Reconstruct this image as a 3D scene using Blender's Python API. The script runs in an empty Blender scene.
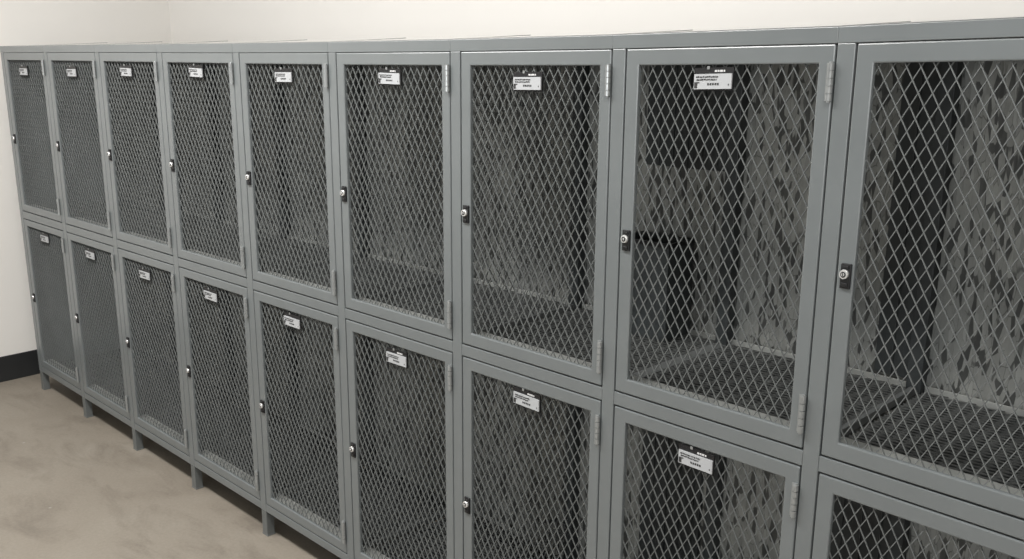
import bpy, bmesh, math, random
from mathutils import Vector, Matrix
random.seed(7)
C = bpy.context.scene.collection
S = 0.5                                   # metres per locker pitch

# ---------------------------------------------------------------- helpers
# The row has settled a little on its sloping concrete floor: rails rise slowly
# towards the near end and bay widths vary by a few millimetres.
NZ = [0.0, .245, 1.75, 1.83, 3.26]        # floor, lower door foot, lower door head, upper door foot, upper door head
ZT = [-1.2, -1.0, 0.0, .1, 1.0]
LV = [[.25057, .01944, -.03804, -.02097], [1.67510, .14655, .12170, -.14393],
      [1.75744, .12344, .11473, -.11639], [3.17467, .19147, -.14967, .17078]]
AX = [.24868, -.20772, -.02363, .06909, -.04413, -.06296]
def seg(z):
    k = 0
    while k < 3 and z >= NZ[k + 1]: k += 1
    return k, (z - NZ[k]) / (NZ[k + 1] - NZ[k])
def place(u, y, z):
    t = u / 9.0
    lv = [0.0] + [c[0] + c[1]*t + c[2]*t*t + c[3]*t**3 for c in LV]
    if z >= NZ[4]: zz, zt = lv[4] + z - NZ[4], 1.0
    else:
        k, f = seg(z); zz = lv[k]*(1-f) + lv[k+1]*f; zt = ZT[k]*(1-f) + ZT[k+1]*f
    x = u + AX[0]*t*(1-t) + AX[1]*t*(1-t)*(1-2*t) + AX[2]*zt + AX[3]*zt*t + AX[4]*zt*t*t + AX[5]*t
    return Vector((x*S, y*S, zz*S))

def link(name, mesh, parent=None):
    o = bpy.data.objects.new(name, mesh); C.objects.link(o)
    if parent: o.parent = parent
    return o
def tag(o, label, cat, group=None):
    o['label'] = label; o['category'] = cat
    if group: o['group'] = group
    return o
def empty(name, loc):
    o = bpy.data.objects.new(name, None); C.objects.link(o); o.location = loc
    o.empty_display_size = .1
    return o

class MB:
    """collects boxes, bars and tubes in bay units (u, y, z); build() links ONE mesh"""
    def __init__(s): s.v, s.f, s.m = [], [], []
    def add(s, vs, fs, mi=0):
        n = len(s.v); s.v += [tuple(p) for p in vs]; s.f += [tuple(n+i for i in f) for f in fs]; s.m += [mi]*len(fs)
    def box(s, u0, u1, y0, y1, z0, z1, mi=0, cuts=()):
        zs = [z0] + [c for c in cuts if z0 + .004 < c < z1 - .004] + [z1]
        vs, fs = [], []
        for z in zs: vs += [(u0,y0,z),(u1,y0,z),(u1,y1,z),(u0,y1,z)]
        for k in range(len(zs)-1):
            a, b = 4*k, 4*k+4
            for i in range(4): fs.append((a+i, a+(i+1)%4, b+(i+1)%4, b+i))
        fs.append((3,2,1,0)); t = 4*(len(zs)-1); fs.append((t,t+1,t+2,t+3))
        s.add(vs, fs, mi)
    def bar(s, a, b, w, h, n=(0,1,0), mi=0):
        a, b, n = Vector(a), Vector(b), Vector(n)
        d = (b-a).normalized(); p = d.cross(n).normalized()*w/2; q = n*h/2
        vs = [a-p-q, a+p-q, a+p+q, a-p+q, b-p-q, b+p-q, b+p+q, b-p+q]
        s.add(vs, [(0,1,5,4),(1,2,6,5),(2,3,7,6),(3,0,4,7),(3,2,1,0),(4,5,6,7)], mi)
    def tube(s, a, b, r, n=14, mi=0, r2=None):
        a, b = Vector(a), Vector(b); d = (b-a).normalized(); r2 = r if r2 is None else r2
        p = d.orthogonal().normalized(); q = d.cross(p)
        vs = [a+(p*math.cos(2*math.pi*i/n)+q*math.sin(2*math.pi*i/n))*r for i in range(n)]
        vs += [b+(p*math.cos(2*math.pi*i/n)+q*math.sin(2*math.pi*i/n))*r2 for i in range(n)]
        fs = [(i,(i+1)%n,n+(i+1)%n,n+i) for i in range(n)] + [tuple(range(n-1,-1,-1)), tuple(range(n,2*n))]
        s.add(vs, fs, mi)
    def build(s, name, mats, parent, origin, bevel=0, warp=True, smooth=False):
        if not isinstance(mats, (list, tuple)): mats = [mats]
        me = bpy.data.meshes.new(name); me.from_pydata(s.v, [], s.f)
        me.polygons.foreach_set('material_index', s.m)
        if bevel:
            bm = bmesh.new(); bm.from_mesh(me)
            es = [e for e in bm.edges if len(e.link_faces) == 2 and e.calc_face_angle(0) > .6]
            bmesh.ops.bevel(bm, geom=es, offset=bevel, segments=2, profile=.5, affect='EDGES')
            bm.to_mesh(me); bm.free()
        for v in me.vertices:
            v.co = (place(*v.co) if warp else Vector(v.co)) - origin
        bm = bmesh.new(); bm.from_mesh(me); bmesh.ops.recalc_face_normals(bm, faces=bm.faces); bm.to_mesh(me); bm.free()
        for m in mats: me.materials.append(m)
        o = link(name, me, parent)
        if smooth:
            for p in me.polygons: p.use_smooth = len(p.vertices) == 4
        return o

# ---------------------------------------------------------------- materials
def mat(name):
    m = bpy.data.materials.new(name); m.use_nodes = True
    nt = m.node_tree; b = nt.nodes['Principled BSDF']
    return m, nt, b, nt.nodes.new, nt.links.new
def coords(nt, scale, kind='Object'):
    t = nt.nodes.new('ShaderNodeTexCoord'); mp = nt.nodes.new('ShaderNodeMapping')
    mp.inputs['Scale'].default_value = scale; nt.links.new(t.outputs[kind], mp.inputs['Vector'])
    return mp.outputs['Vector']
def noise(nt, vec, scale, detail=4, rough=.55, dist=0):
    n = nt.nodes.new('ShaderNodeTexNoise'); n.inputs['Scale'].default_value = scale; n.inputs['Detail'].default_value = detail
    n.inputs['Roughness'].default_value = rough; n.inputs['Distortion'].default_value = dist
    nt.links.new(vec, n.inputs['Vector']); return n
def ramp(nt, fac, stops, interp='LINEAR'):
    r = nt.nodes.new('ShaderNodeValToRGB'); cr = r.color_ramp; cr.interpolation = interp
    while len(cr.elements) < len(stops): cr.elements.new(.5)
    for e, (p, c) in zip(cr.elements, stops):
        e.position = p; e.color = (*c, 1) if len(c) == 3 else c
    nt.links.new(fac, r.inputs['Fac']); return r.outputs['Color']
def mix(nt, fac, a, b, mode='MIX'):
    n = nt.nodes.new('ShaderNodeMix'); n.data_type = 'RGBA'; n.blend_type = mode
    for k, v in ((0, fac), (6, a), (7, b)):
        if hasattr(v, 'is_output'): nt.links.new(v, n.inputs[k])
        else: n.inputs[k].default_value = v if not isinstance(v, tuple) else (*v, 1)
    return n.outputs[2]
def bump(nt, b, h, strength, dist=.002):
    n = nt.nodes.new('ShaderNodeBump'); n.inputs['Strength'].default_value = strength; n.inputs['Distance'].default_value = dist
    nt.links.new(h, n.inputs['Height']); nt.links.new(n.outputs[0], b.inputs['Normal'])

def painted(name, col, rough, metal=0, var=.06, chips=0):
    m, nt, b, N, L = mat(name)
    v = coords(nt, (1,1,1))
    n = noise(nt, v, 9, 5)
    lo = tuple(c*(1-var) for c in col); hi = tuple(c*(1+var) for c in col)
    c = ramp(nt, n.outputs[0], [(.3, lo), (.7, hi)])
    if chips:
        n2 = noise(nt, v, 60, 6, .7)
        f = ramp(nt, n2.outputs[0], [(chips, (0,0,0)), (chips+.02, (1,1,1))])
        c = mix(nt, f, c, (.07,.066,.06))
    L(c, b.inputs['Base Color']); b.inputs['Roughness'].default_value = rough; b.inputs['Metallic'].default_value = metal
    g = noise(nt, v, 220, 2); bump(nt, b, g.outputs[0], .06, .001)
    return m

M = {}
M['paint'] = painted('grey_locker_paint', (.146,.160,.163), .33, var=.04)
M['paint'].node_tree.nodes['Principled BSDF'].inputs['Specular IOR Level'].default_value = .95
M['leg'] = painted('scuffed_grey_paint', (.125,.133,.13), .45, var=.12, chips=.66)
M['wire'] = painted('grey_expanded_steel', (.145,.154,.152), .38, metal=.1, var=.1)
M['inner_wire'] = painted('dull_partition_steel', (.125,.131,.129), .5, var=.15)
M['grate'] = painted('dull_grating_steel', (.115,.12,.117), .42, metal=.2, var=.25)
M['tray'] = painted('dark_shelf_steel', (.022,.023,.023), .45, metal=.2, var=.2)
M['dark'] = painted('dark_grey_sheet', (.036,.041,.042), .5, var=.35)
M['lip'] = painted('bright_galvanised_edge', (.46,.47,.45), .38, metal=.4, var=.25)
M['black'] = painted('black_enamel', (.008,.008,.009), .5, var=.2)
M['chrome'] = painted('polished_chrome', (.85,.85,.84), .2, metal=.55, var=.02)
M['hinge'] = painted('bare_steel_hinge', (.36,.375,.375), .3, metal=.55, var=.08)
M['card'] = painted('white_card', (.41,.42,.43), .5, var=.02)
M['ink'] = painted('black_ink', (.03,.03,.03), .6, var=.1)
M['inkgrey'] = painted('white_print', (.6,.6,.6), .6, var=.1)
M['black_rubber'] = painted('black_vinyl', (.017,.018,.019), .45, var=.15)
M['top'] = painted('glossy_grey_top', (.15,.16,.16), .12, var=.05)
M['top'].node_tree.nodes['Principled BSDF'].inputs['Coat Weight'].default_value = 1
M['top'].node_tree.nodes['Principled BSDF'].inputs['Coat Roughness'].default_value = .05

# galvanised back sheet: grey with dark leaf-shaped flecks running upright
m, nt, b, N, L = mat('flecked_galvanised_sheet')
v = coords(nt, (1, 1, .27))
wob = noise(nt, v, 14, 3)
vm = N('ShaderNodeVectorMath'); vm.operation = 'MULTIPLY_ADD'; L(wob.outputs['Color'], vm.inputs[0])
vm.inputs[1].default_value = (.03,.03,.03); L(v, vm.inputs[2])
vo = N('ShaderNodeTexVoronoi'); vo.inputs['Scale'].default_value = 105; L(vm.outputs[0], vo.inputs['Vector'])
ve = N('ShaderNodeTexVoronoi'); ve.feature = 'DISTANCE_TO_EDGE'; ve.inputs['Scale'].default_value = 105; L(vm.outputs[0], ve.inputs['Vector'])
sep = N('ShaderNodeSeparateColor'); L(vo.outputs['Color'], sep.inputs[0])
cells = ramp(nt, sep.outputs[0], [(0, (.06,.062,.06)), (.25, (.085,.087,.083)), (.27, (.255,.26,.248)), (.8, (.30,.305,.29)), (1, (.35,.355,.34))])
big = noise(nt, coords(nt, (1,1,.5)), 5, 3)
shade = ramp(nt, big.outputs[0], [(.35, (.8,.82,.83)), (.62, (1.08,1.08,1.06))])
brk = noise(nt, coords(nt, (1,1,.4)), 40, 2)
ed = mix(nt, 1.0, ramp(nt, ve.outputs['Distance'], [(.015, (1,1,1)), (.05, (0,0,0))]), ramp(nt, brk.outputs[0], [(.46, (0,0,0)), (.54, (.8,.8,.8))]), 'MULTIPLY')
cells = mix(nt, ed, cells, (.085,.087,.083))
c = mix(nt, 1.0, cells, shade, 'MULTIPLY')
L(c, b.inputs['Base Color']); b.inputs['Roughness'].default_value = .42; b.inputs['Metallic'].default_value = .1
bump(nt, b, vo.outputs['Distance'], .25, .003)
M['back'] = m

# wall paint
def wallmat(name, col):
    m, nt, b, N, L = mat(name)
    v = coords(nt, (1,1,1)); n = noise(nt, v, 2.2, 5, .6)
    L(ramp(nt, n.outputs[0], [(.3, tuple(c*.975 for c in col)), (.7, col)]), b.inputs['Base Color'])
    b.inputs['Roughness'].default_value = .6
    g = noise(nt, v, 160, 3); bump(nt, b, g.outputs[0], .08, .002)
    return m
M['wall'] = wallmat('warm_white_wall_paint', (.79,.768,.732))
M['ceil'] = wallmat('white_ceiling_paint', (.82,.82,.80))

# worn concrete floor
m, nt, b, N, L = mat('worn_concrete')
v = coords(nt, (1,1,1))
n1 = noise(nt, v, 1.6, 8, .62, .6); n2 = noise(nt, coords(nt, (1.1,2.6,1)), 2.6, 8, .66, .5); n3 = noise(nt, v, 90, 3, .7)
c = ramp(nt, n1.outputs[0], [(.28, (.31,.262,.21)), (.5, (.40,.345,.28)), (.75, (.46,.405,.335))])
f = ramp(nt, n2.outputs[0], [(.50, (0,0,0)), (.68, (.8,.8,.8))])
c = mix(nt, f, c, (.245,.205,.163))
c = mix(nt, .25, c, ramp(nt, n3.outputs[0], [(.3, (.25,.21,.17)), (.7, (.48,.42,.35))]))
vs_ = N('ShaderNodeTexVoronoi'); vs_.inputs['Scale'].default_value = 7; L(v, vs_.inputs['Vector'])
spk = ramp(nt, vs_.outputs['Distance'], [(.022, (1,1,1)), (.05, (0,0,0))])
c = mix(nt, spk, c, (.5,.47,.42))
c = mix(nt, 1.0, c, (.62,.632,.635), 'MULTIPLY')
L(c, b.inputs['Base Color']); b.inputs['Roughness'].default_value = .55
bump(nt, b, n3.outputs[0], .12, .002)
M['floor'] = m

# ---------------------------------------------------------------- room
O = Vector((0,0,0))
XL, YB, XR, YF, ZC = -.235, .92, 7.6, -7.4, 2.9
def struct(name, x0, x1, y0, y1, z0, z1, m, bevel=0):
    b = MB(); b.box(x0,x1,y0,y1,z0,z1)
    o = b.build(name, m, None, O, warp=False, bevel=bevel); o['kind'] = 'structure'; return o
struct('floor', XL-.1, XR+.1, YF-.1, YB+.1, -.1, 0, M['floor'])
struct('ceiling', XL-.1, XR+.1, YF-.1, YB+.1, ZC, ZC+.1, M['ceil'])
struct('wall_left', XL-.1, XL, YF, YB+.1, 0, ZC, M['wall'])
struct('wall_back', XL, XR, YB, YB+.1, 0, ZC, M['wall'])
struct('wall_right', XR, XR+.1, YF, YB+.1, 0, ZC, M['wall'])
struct('baseboard_left', XL, XL+.006, YF, YB-.001, 0, .128, M['black_rubber'], .002)
struct('added_dark_strip_back', XL+.007, XR, YB-.006, YB, 0, .128, M['black_rubber'], .002)  # unseen black strip, added to keep the space under the lockers dark

# ---------------------------------------------------------------- lockers
HS, DG = .0335, .0405                     # half stile, door edge from stile centre
CUT = NZ[1:]
YBK = .95
ORD = ['first', 'second', 'third', 'fourth', 'fifth', 'sixth', 'seventh', 'eighth', 'ninth']

def lattice(mb, a0, a1, b0, b1, pa, pb, w, to3, nrm, t, phase=(0,0)):
    """two families of straight strands crossing in diamonds pa x pb, clipped to the rectangle"""
    A, B = (a1-a0)/pa, (b1-b0)/pb
    for sgn in (1, -1):
        k = math.floor(-A-B) - 1
        while k < A + B + 1:
            off = k + phase[0]
            # line  q = sgn*(p - off)  in lattice units, p in [0,A], q in [0,B]
            if sgn > 0: p0, p1 = max(0, off), min(A, off + B)
            else: p0, p1 = max(0, off - B), min(A, off)
            if p1 - p0 > .02:
                q0, q1 = sgn*(p0-off), sgn*(p1-off)
                s = t*.35*sgn
                mb.bar(Vector(to3(a0+p0*pa, b0+q0*pb)) + Vector(nrm)*s, Vector(to3(a0+p1*pa, b0+q1*pb)) + Vector(nrm)*s, w, t, nrm)
            k += 1

def make_door(root, org, i, z0, z1, m0, m1, zl, hz):
    """door frame of flat bars with its expanded mesh, hinges and cam lock"""
    u0, u1 = i + DG, i + 1 - DG
    a0, a1 = i + .105, i + .90
    b = MB()
    y0, y1 = 0.0, .022
    # four mitred bars as one ring, with a return lip round the opening
    out = [(u0,z0),(u1,z0),(u1,z1),(u0,z1)]; inn = [(a0,m0),(a1,m0),(a1,m1),(a0,m1)]
    vs = [(p[0],y,p[1]) for y in (y0,y1) for r in (out,inn) for p in r]
    fs = []
    for k in range(4):
        n = (k+1) % 4
        fs += [(k,n,4+n,4+k), (8+k,12+k,12+n,8+n), (k,8+k,8+n,n), (4+k,4+n,12+n,12+k)]
    b.add(vs, fs)
    d = b.build('door', M['paint'], root, org, bevel=.005)
    wm = MB()
    lattice(wm, a0-.012, a1+.012, m0-.012, m1+.012, .0485, .079, .0033,
            lambda p, q: (p, .0165, q), (0,1,0), .0055)
    wm.build('wire_mesh', M['wire'], d, org)
    for (h0, h1) in hz:
        h = MB()
        uh, n = i + .9535, 5
        for k in range(n):
            g = (h1-h0)/n
            h.tube((uh,-.010,h0+k*g+.0015), (uh,-.010,h0+(k+1)*g-.0015), .0115, 12)
        h.tube((uh,-.010,h0-.004), (uh,-.010,h1+.004), .007, 10)
        h.box(uh-.020, uh, -.003, .001, h0, h1)
        h.build('hinge', M['hinge'], d, org)
    uc = i + .0765
    p = MB(); p.box(uc-.0195, uc+.0195, -.009, .002, zl-.047, zl+.04)
    p.box(uc-.012, uc+.012, -.014, -.007, zl-.040, zl-.026); p.box(uc-.012, uc+.012, -.014, -.007, zl+.024, zl+.034)
    p.build('lock_plate', M['black'], d, org, bevel=.0025)
    uk = uc - .003
    q = MB(); q.tube((uk,-.006,zl+.004), (uk,-.020,zl+.004), .0175, 20, 0, .0155)
    q.tube((uk,-.019,zl+.004), (uk,-.022,zl+.004), .010, 18, 1)
    q.tube((uk,-.021,zl+.004), (uk,-.0245,zl+.004), .006, 14, 0)
    q.box(uk-.0015, uk+.0015, -.0255, -.0240, zl-.002, zl+.010, 1)
    q.build('lock_cylinder', [M['chrome'], M['black']], d, org, smooth=True)
    return d

ZTOP = 3.318
def make_locker(i):
    org = place(i + .5, .5, 0)
    root = empty('mesh_locker', org)
    def P(mb, name, m, par=None, **k): return mb.build(name, M[m], par or root, org, **k)
    last = i == 8
    ur = i + 1 - HS - .001                # where the next unit begins
    # front frame: stile(s) and three rails
    f = MB()
    e = 0.0008
    f.box(i-HS, i+HS, 0, .075, .183, ZTOP-.056, cuts=CUT)
    if last: f.box(i+1-HS, i+1+HS, 0, .075, .183, ZTOP-.056, cuts=CUT)
    f.box(i+HS+e, ur, .001, .075, NZ[2]+.0075, NZ[3]-.0075)
    f.box(i+HS+e, ur, .001, .075, .183, NZ[1]-.007)
    P(f, 'frame', 'paint', bevel=.003)
    t = MB(); t.box(i-HS, (i+1+HS) if last else ur, -.001, .07, ZTOP-.0555, ZTOP-.002)
    P(t, 'top_rail', 'paint', bevel=.0015)
    # top sheet, pitched gently up towards its rear edge
    r = (i+1+HS) if last else ur
    t = MB(); z = ZTOP; zb = ZTOP + .035
    t.add([(i-HS,-.001,z-.0015),(r,-.001,z-.0015),(r,.975,zb-.0015),(i-HS,.975,zb-.0015),
           (i-HS,-.001,z+.0015),(r,-.001,z+.0015),(r,.975,zb+.0015),(i-HS,.975,zb+.0015)],
          [(0,3,2,1),(4,5,6,7),(0,1,5,4),(1,2,6,5),(2,3,7,6),(3,0,4,7)])
    tp = P(t, 'top_panel', 'top')
    if i > 0:
        t = MB(); a, bb = i-HS+.001, i-HS+.008
        t.add([(a,.02,z+.001),(bb,.02,z+.001),(bb,.54,z+.019),(a,.54,z+.019),(a,.02,z+.0025),(bb,.02,z+.0025),(bb,.54,z+.0225),(a,.54,z+.0225)],
              [(0,3,2,1),(4,5,6,7),(0,1,5,4),(1,2,6,5),(2,3,7,6),(3,0,4,7)])
        P(t, 'lap_seam', 'leg', tp)
    # legs: square tube with a turned foot plate
    us = [i, i+1] if last else [i]
    for ul in us:
        for (ya, yb) in ((.0,.06), (.88,.94)):
            l = MB(); l.box(ul-HS+.003, ul+HS-.003, ya+.001, yb, .008, .1825)
            l.box(ul-HS, ul+HS+.002, ya-.002, yb+.003, 0, .0085)
            P(l, 'leg', 'leg', bevel=.003)
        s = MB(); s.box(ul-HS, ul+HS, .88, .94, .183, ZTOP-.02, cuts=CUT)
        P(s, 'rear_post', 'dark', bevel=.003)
    # back sheet
    b = MB(); b.box(i+.003, i+.997, YBK, YBK+.012, .20, NZ[4]+.05, cuts=CUT)
    P(b, 'back_panel', 'back')
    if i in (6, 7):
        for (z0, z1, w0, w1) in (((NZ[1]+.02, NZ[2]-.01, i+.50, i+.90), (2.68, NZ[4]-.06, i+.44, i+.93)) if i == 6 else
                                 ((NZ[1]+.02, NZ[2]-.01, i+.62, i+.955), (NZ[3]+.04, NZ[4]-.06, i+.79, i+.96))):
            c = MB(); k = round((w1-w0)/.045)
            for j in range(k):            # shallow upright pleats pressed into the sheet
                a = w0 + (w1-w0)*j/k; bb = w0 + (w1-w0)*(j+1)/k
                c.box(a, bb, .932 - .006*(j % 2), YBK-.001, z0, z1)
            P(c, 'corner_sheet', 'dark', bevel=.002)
    # side sheets at the two ends of the row
    for (cond, ul) in ((i == 0, i-HS+.004), (last, i+1+HS-.012)):
        if cond:
            p = MB(); p.box(ul, ul+.008, .077, .878, .19, ZTOP-.02, cuts=CUT); P(p, 'side_panel', 'paint')
    # floors of the two compartments
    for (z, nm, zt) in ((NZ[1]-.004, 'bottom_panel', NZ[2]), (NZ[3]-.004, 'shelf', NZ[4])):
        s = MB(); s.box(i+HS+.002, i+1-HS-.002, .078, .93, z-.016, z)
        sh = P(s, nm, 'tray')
        g = MB()
        lattice(g, i+HS+.004, i+1-HS-.004, .108, .915, .12, .030, .0058,
                lambda p, q, z=z: (p, q, z+.009), (0,0,1), .004)
        P(g, 'floor_grating', 'grate', sh)
        l = MB()
        l.box(i+HS+.003, i+1-HS-.003, .024, .105, z+.030, z+.052); l.box(i+HS+.003, i+1-HS-.003, .098, .105, z+.0005, z+.031)  # front lip
        P(l, 'front_lip', 'lip', sh, bevel=.002)
        l = MB(); l.box(i+HS+.003, i+1-HS-.003, .918, .926, z+.0005, z+.034)         # rear upstand
        P(l, 'rear_upstand', 'lip', sh, bevel=.002)
        # hanging rail under the compartment roof
        h = MB(); h.box(i+HS+.003, i+1-HS-.003, .90, .925, zt-.055, zt-.03); h.tube((i+.12,.899,zt-.043), (i+.12,.88,zt-.043), .008)
        P(h, 'rear_rail', 'grate', bevel=.002)
        # mesh partition on the stile line, with its bottom angle
        if i > 0:
            w = MB()
            z0, z1 = z + .03, zt - .01
            if i < 7: lattice(w, .08, .878, z0, z1, .0485, .079, .0042, lambda p, q: (i, p, q), (1,0,0), .0036)
            if i == 7: w.box(i-.0335, i+.0335, .078, .879, z-.014, z+.010)
            else: w.box(i-.012, i+.012, .078, .879, z-.001, z+.03)
            if i < 7: w.box(i-.008, i+.008, .078, .879, z1-.004, z1+.02)
            P(w, 'partition_mesh' if i < 7 else ('joint_strip' if i == 7 else 'partition_angle'), 'inner_wire')
    make_door(root, org, i, NZ[3], NZ[4], 1.893, 3.197, 2.497, ((3.075,3.20), (1.893,2.035)))
    make_door(root, org, i, NZ[1], NZ[2], .308, 1.690, .967, ((1.557,1.684), (.318,.46)))
    if i == 0: lab = 'two-tier grey mesh locker unit at the far end, beside the white side wall'
    elif last: lab = 'two-tier grey mesh locker unit nearest the camera, without a white tag in view'
    else: lab = 'two-tier grey mesh locker unit, %s one counted from the white side wall' % ORD[i]
    if i == 6: lab = 'grey mesh locker unit, seventh from the white side wall, dark box standing inside'
    tag(root, lab, 'locker', 'grey mesh lockers in one row')
    return root
for i in range(9): make_locker(i)

# ---------------------------------------------------------------- tags on the doors
def make_tag(i, tier, uc, zc, tilt):
    rnd = random.Random(i*10 + tier)
    org = place(i + uc, .012, zc)
    root = empty('name_tag', org)
    w, h = .169, .055
    def P(mb, name, m, par): 
        for k, (u, y, z) in enumerate(mb.v):
            mb.v[k] = (i+uc+u, y-.038, zc + z + u*tilt)
        return mb.build(name, m, par, org)
    hd = MB(); hd.box(-w/2-.004, w/2+.004, .036, .043, -h/2-.007, h/2+.022)
    holder = P(hd, 'tag_holder', M['black'], root)
    cp = MB()
    if i >= 5:
        for dx, dw in ((.006,.010),(.019,.007),(.029,.012),(.045,.006)): cp.box(dx, dx+dw, .034, .0365, h/2+.006, h/2+.013)
        pc = P(cp, 'flap_lettering', M['inkgrey'], holder)
    cp = MB()
    cp.box(-.03, -.018, .034, .0365, h/2+.016, h/2+.028)
    P(cp, 'clip', M['hinge'], holder)
    cd = MB(); cd.box(-w/2, w/2, .030, .0362, -h/2, h/2)
    card = P(cd, 'card', M['card'], root)
    pr = MB(); y0, y1 = .0288, .0302
    def line(x0, x1, z, ht):
        x = x0
        while x < x1:
            l = rnd.uniform(.003, .008); zz = rnd.uniform(-.0008, .0008)
            pr.box(x, min(x+l, x1), y0, y1, z-ht/2+zz, z+ht/2+zz); x += l + rnd.uniform(.0015, .004)
    line(-w/2+.010, w/2-.06, h/2-.011, .0055); line(-w/2+.012, w/2-.066, h/2-.021, .0055)
    for k in range(5): pr.box(-.022+k*.011, -.015+k*.011, y0, y1, -h/2+.014, -h/2+.022)
    pr.box(-w/2+.003, -w/2+.016, y0, y1, -h/2+.004, -h/2+.022); pr.box(-w/2+.003, -w/2+.026, y0, y1, -h/2+.022, -h/2+.026)
    pr.box(w/2-.014, w/2-.010, y0, y1, -h/2+.012, -h/2+.018)
    P(pr, 'lettering', M['ink'], card)
    tag(root, 'white printed tag on %s door of the %s locker from the white side wall' % (('lower','upper')[tier], ORD[i]),
        'tag', 'white tags on the locker doors')
UP = [(.485,3.10),(.507,3.105),(.478,3.124),(.499,3.136),(.522,3.124),(.501,3.131),(.484,3.121),(.467,3.138)]
LO = [(.523,1.622),(.498,1.615),(.483,1.602),(.478,1.614),(.481,1.626),(.506,1.619),(.501,1.636),(.486,1.633)]
for i in range(8):
    make_tag(i, 1, *UP[i], (.0,.01,-.01,-.02,.01,-.01,.01,.02)[i])
    make_tag(i, 0, *LO[i], (.01,-.01,.01,-.01,.0,.01,-.02,-.01)[i])

# ---------------------------------------------------------------- dark box standing in the seventh locker
def make_bin():
    i = 6; z0 = NZ[3] + .0095; u0, u1, y0, y1, z1 = i+.46, i+.785, .70, .912, 2.335
    org = place((u0+u1)/2, (y0+y1)/2, z0)
    t = .008; b = MB()
    b.box(u0,u1,y0,y0+t,z0,z1); b.box(u0,u1,y1-t,y1,z0,z1); b.box(u0,u0+t,y0+t,y1-t,z0,z1); b.box(u1-t,u1,y0+t,y1-t,z0,z1)
    b.box(u0+t,u1-t,y0+t,y1-t,z0,z0+t)
    o = b.build('storage_box', M['dark'], None, org); o.location = org
    r = MB()
    for a in ((u0-.004,u1+.004,y0-.004,y0), (u0-.004,u1+.004,y1,y1+.004), (u0-.004,u0,y0,y1), (u1,u1+.004,y0,y1)): r.box(*a, z1-.02, z1)
    r.build('rim', M['black'], o, org)
    tag(o, 'dark grey box standing at the back of the seventh upper locker', 'box')
make_bin()

# ---------------------------------------------------------------- light and camera
def area(name, loc, sx, sy, power, col=(1,.97,.92)):
    l = bpy.data.lights.new(name, 'AREA'); l.shape = 'RECTANGLE'; l.size = sx; l.size_y = sy; l.energy = power; l.color = col
    o = bpy.data.objects.new(name, l); C.objects.link(o); o.location = loc; return o
for x, y, p in ((1.2,-1.1,50), (2.7,-1.0,60), (4.9,-1.0,31)):
    area('ceiling_lamp', (x, y, ZC-.03), 1.2, .30, p, (1,.985,.965))
fill = area('interior_fill_light', (5.5, -7.2, 1.75), 2.6, 1.3, 135, (.97,.985,1)); fill.rotation_euler = (math.radians(90), 0, 0)  # added fill light, no known window here; brightens the locker interiors
w = bpy.data.worlds.new('room_beyond'); bpy.context.scene.world = w; w.use_nodes = True
w.node_tree.nodes['Background'].inputs[0].default_value = (.93,.97,1,1); w.node_tree.nodes['Background'].inputs[1].default_value = .12

cam = bpy.data.cameras.new('camera'); co = bpy.data.objects.new('camera', cam); C.objects.link(co)
cam.sensor_width = 36; cam.lens = 985.895*36/1024; cam.clip_start = .05
yaw, pitch, roll = 2.35241849, -.245316959, .00588642438
fw = Vector((math.cos(pitch)*math.cos(yaw), math.cos(pitch)*math.sin(yaw), math.sin(pitch)))
rt = Vector((math.sin(yaw), -math.cos(yaw), 0)); up = rt.cross(fw)
r2 = rt*math.cos(roll) + up*math.sin(roll); u2 = up*math.cos(roll) - rt*math.sin(roll)
R = Matrix((r2, u2, -fw)).transposed().to_4x4()
co.matrix_world = Matrix.Translation(Vector((9.58397882, -3.18984134, 3.37585437))*S) @ R
sc = bpy.context.scene; sc.camera = co
vs = sc.view_settings; vs.view_transform = 'Standard'; vs.look = 'None'; vs.exposure = .04; vs.gamma = 1; vs.use_curve_mapping = False
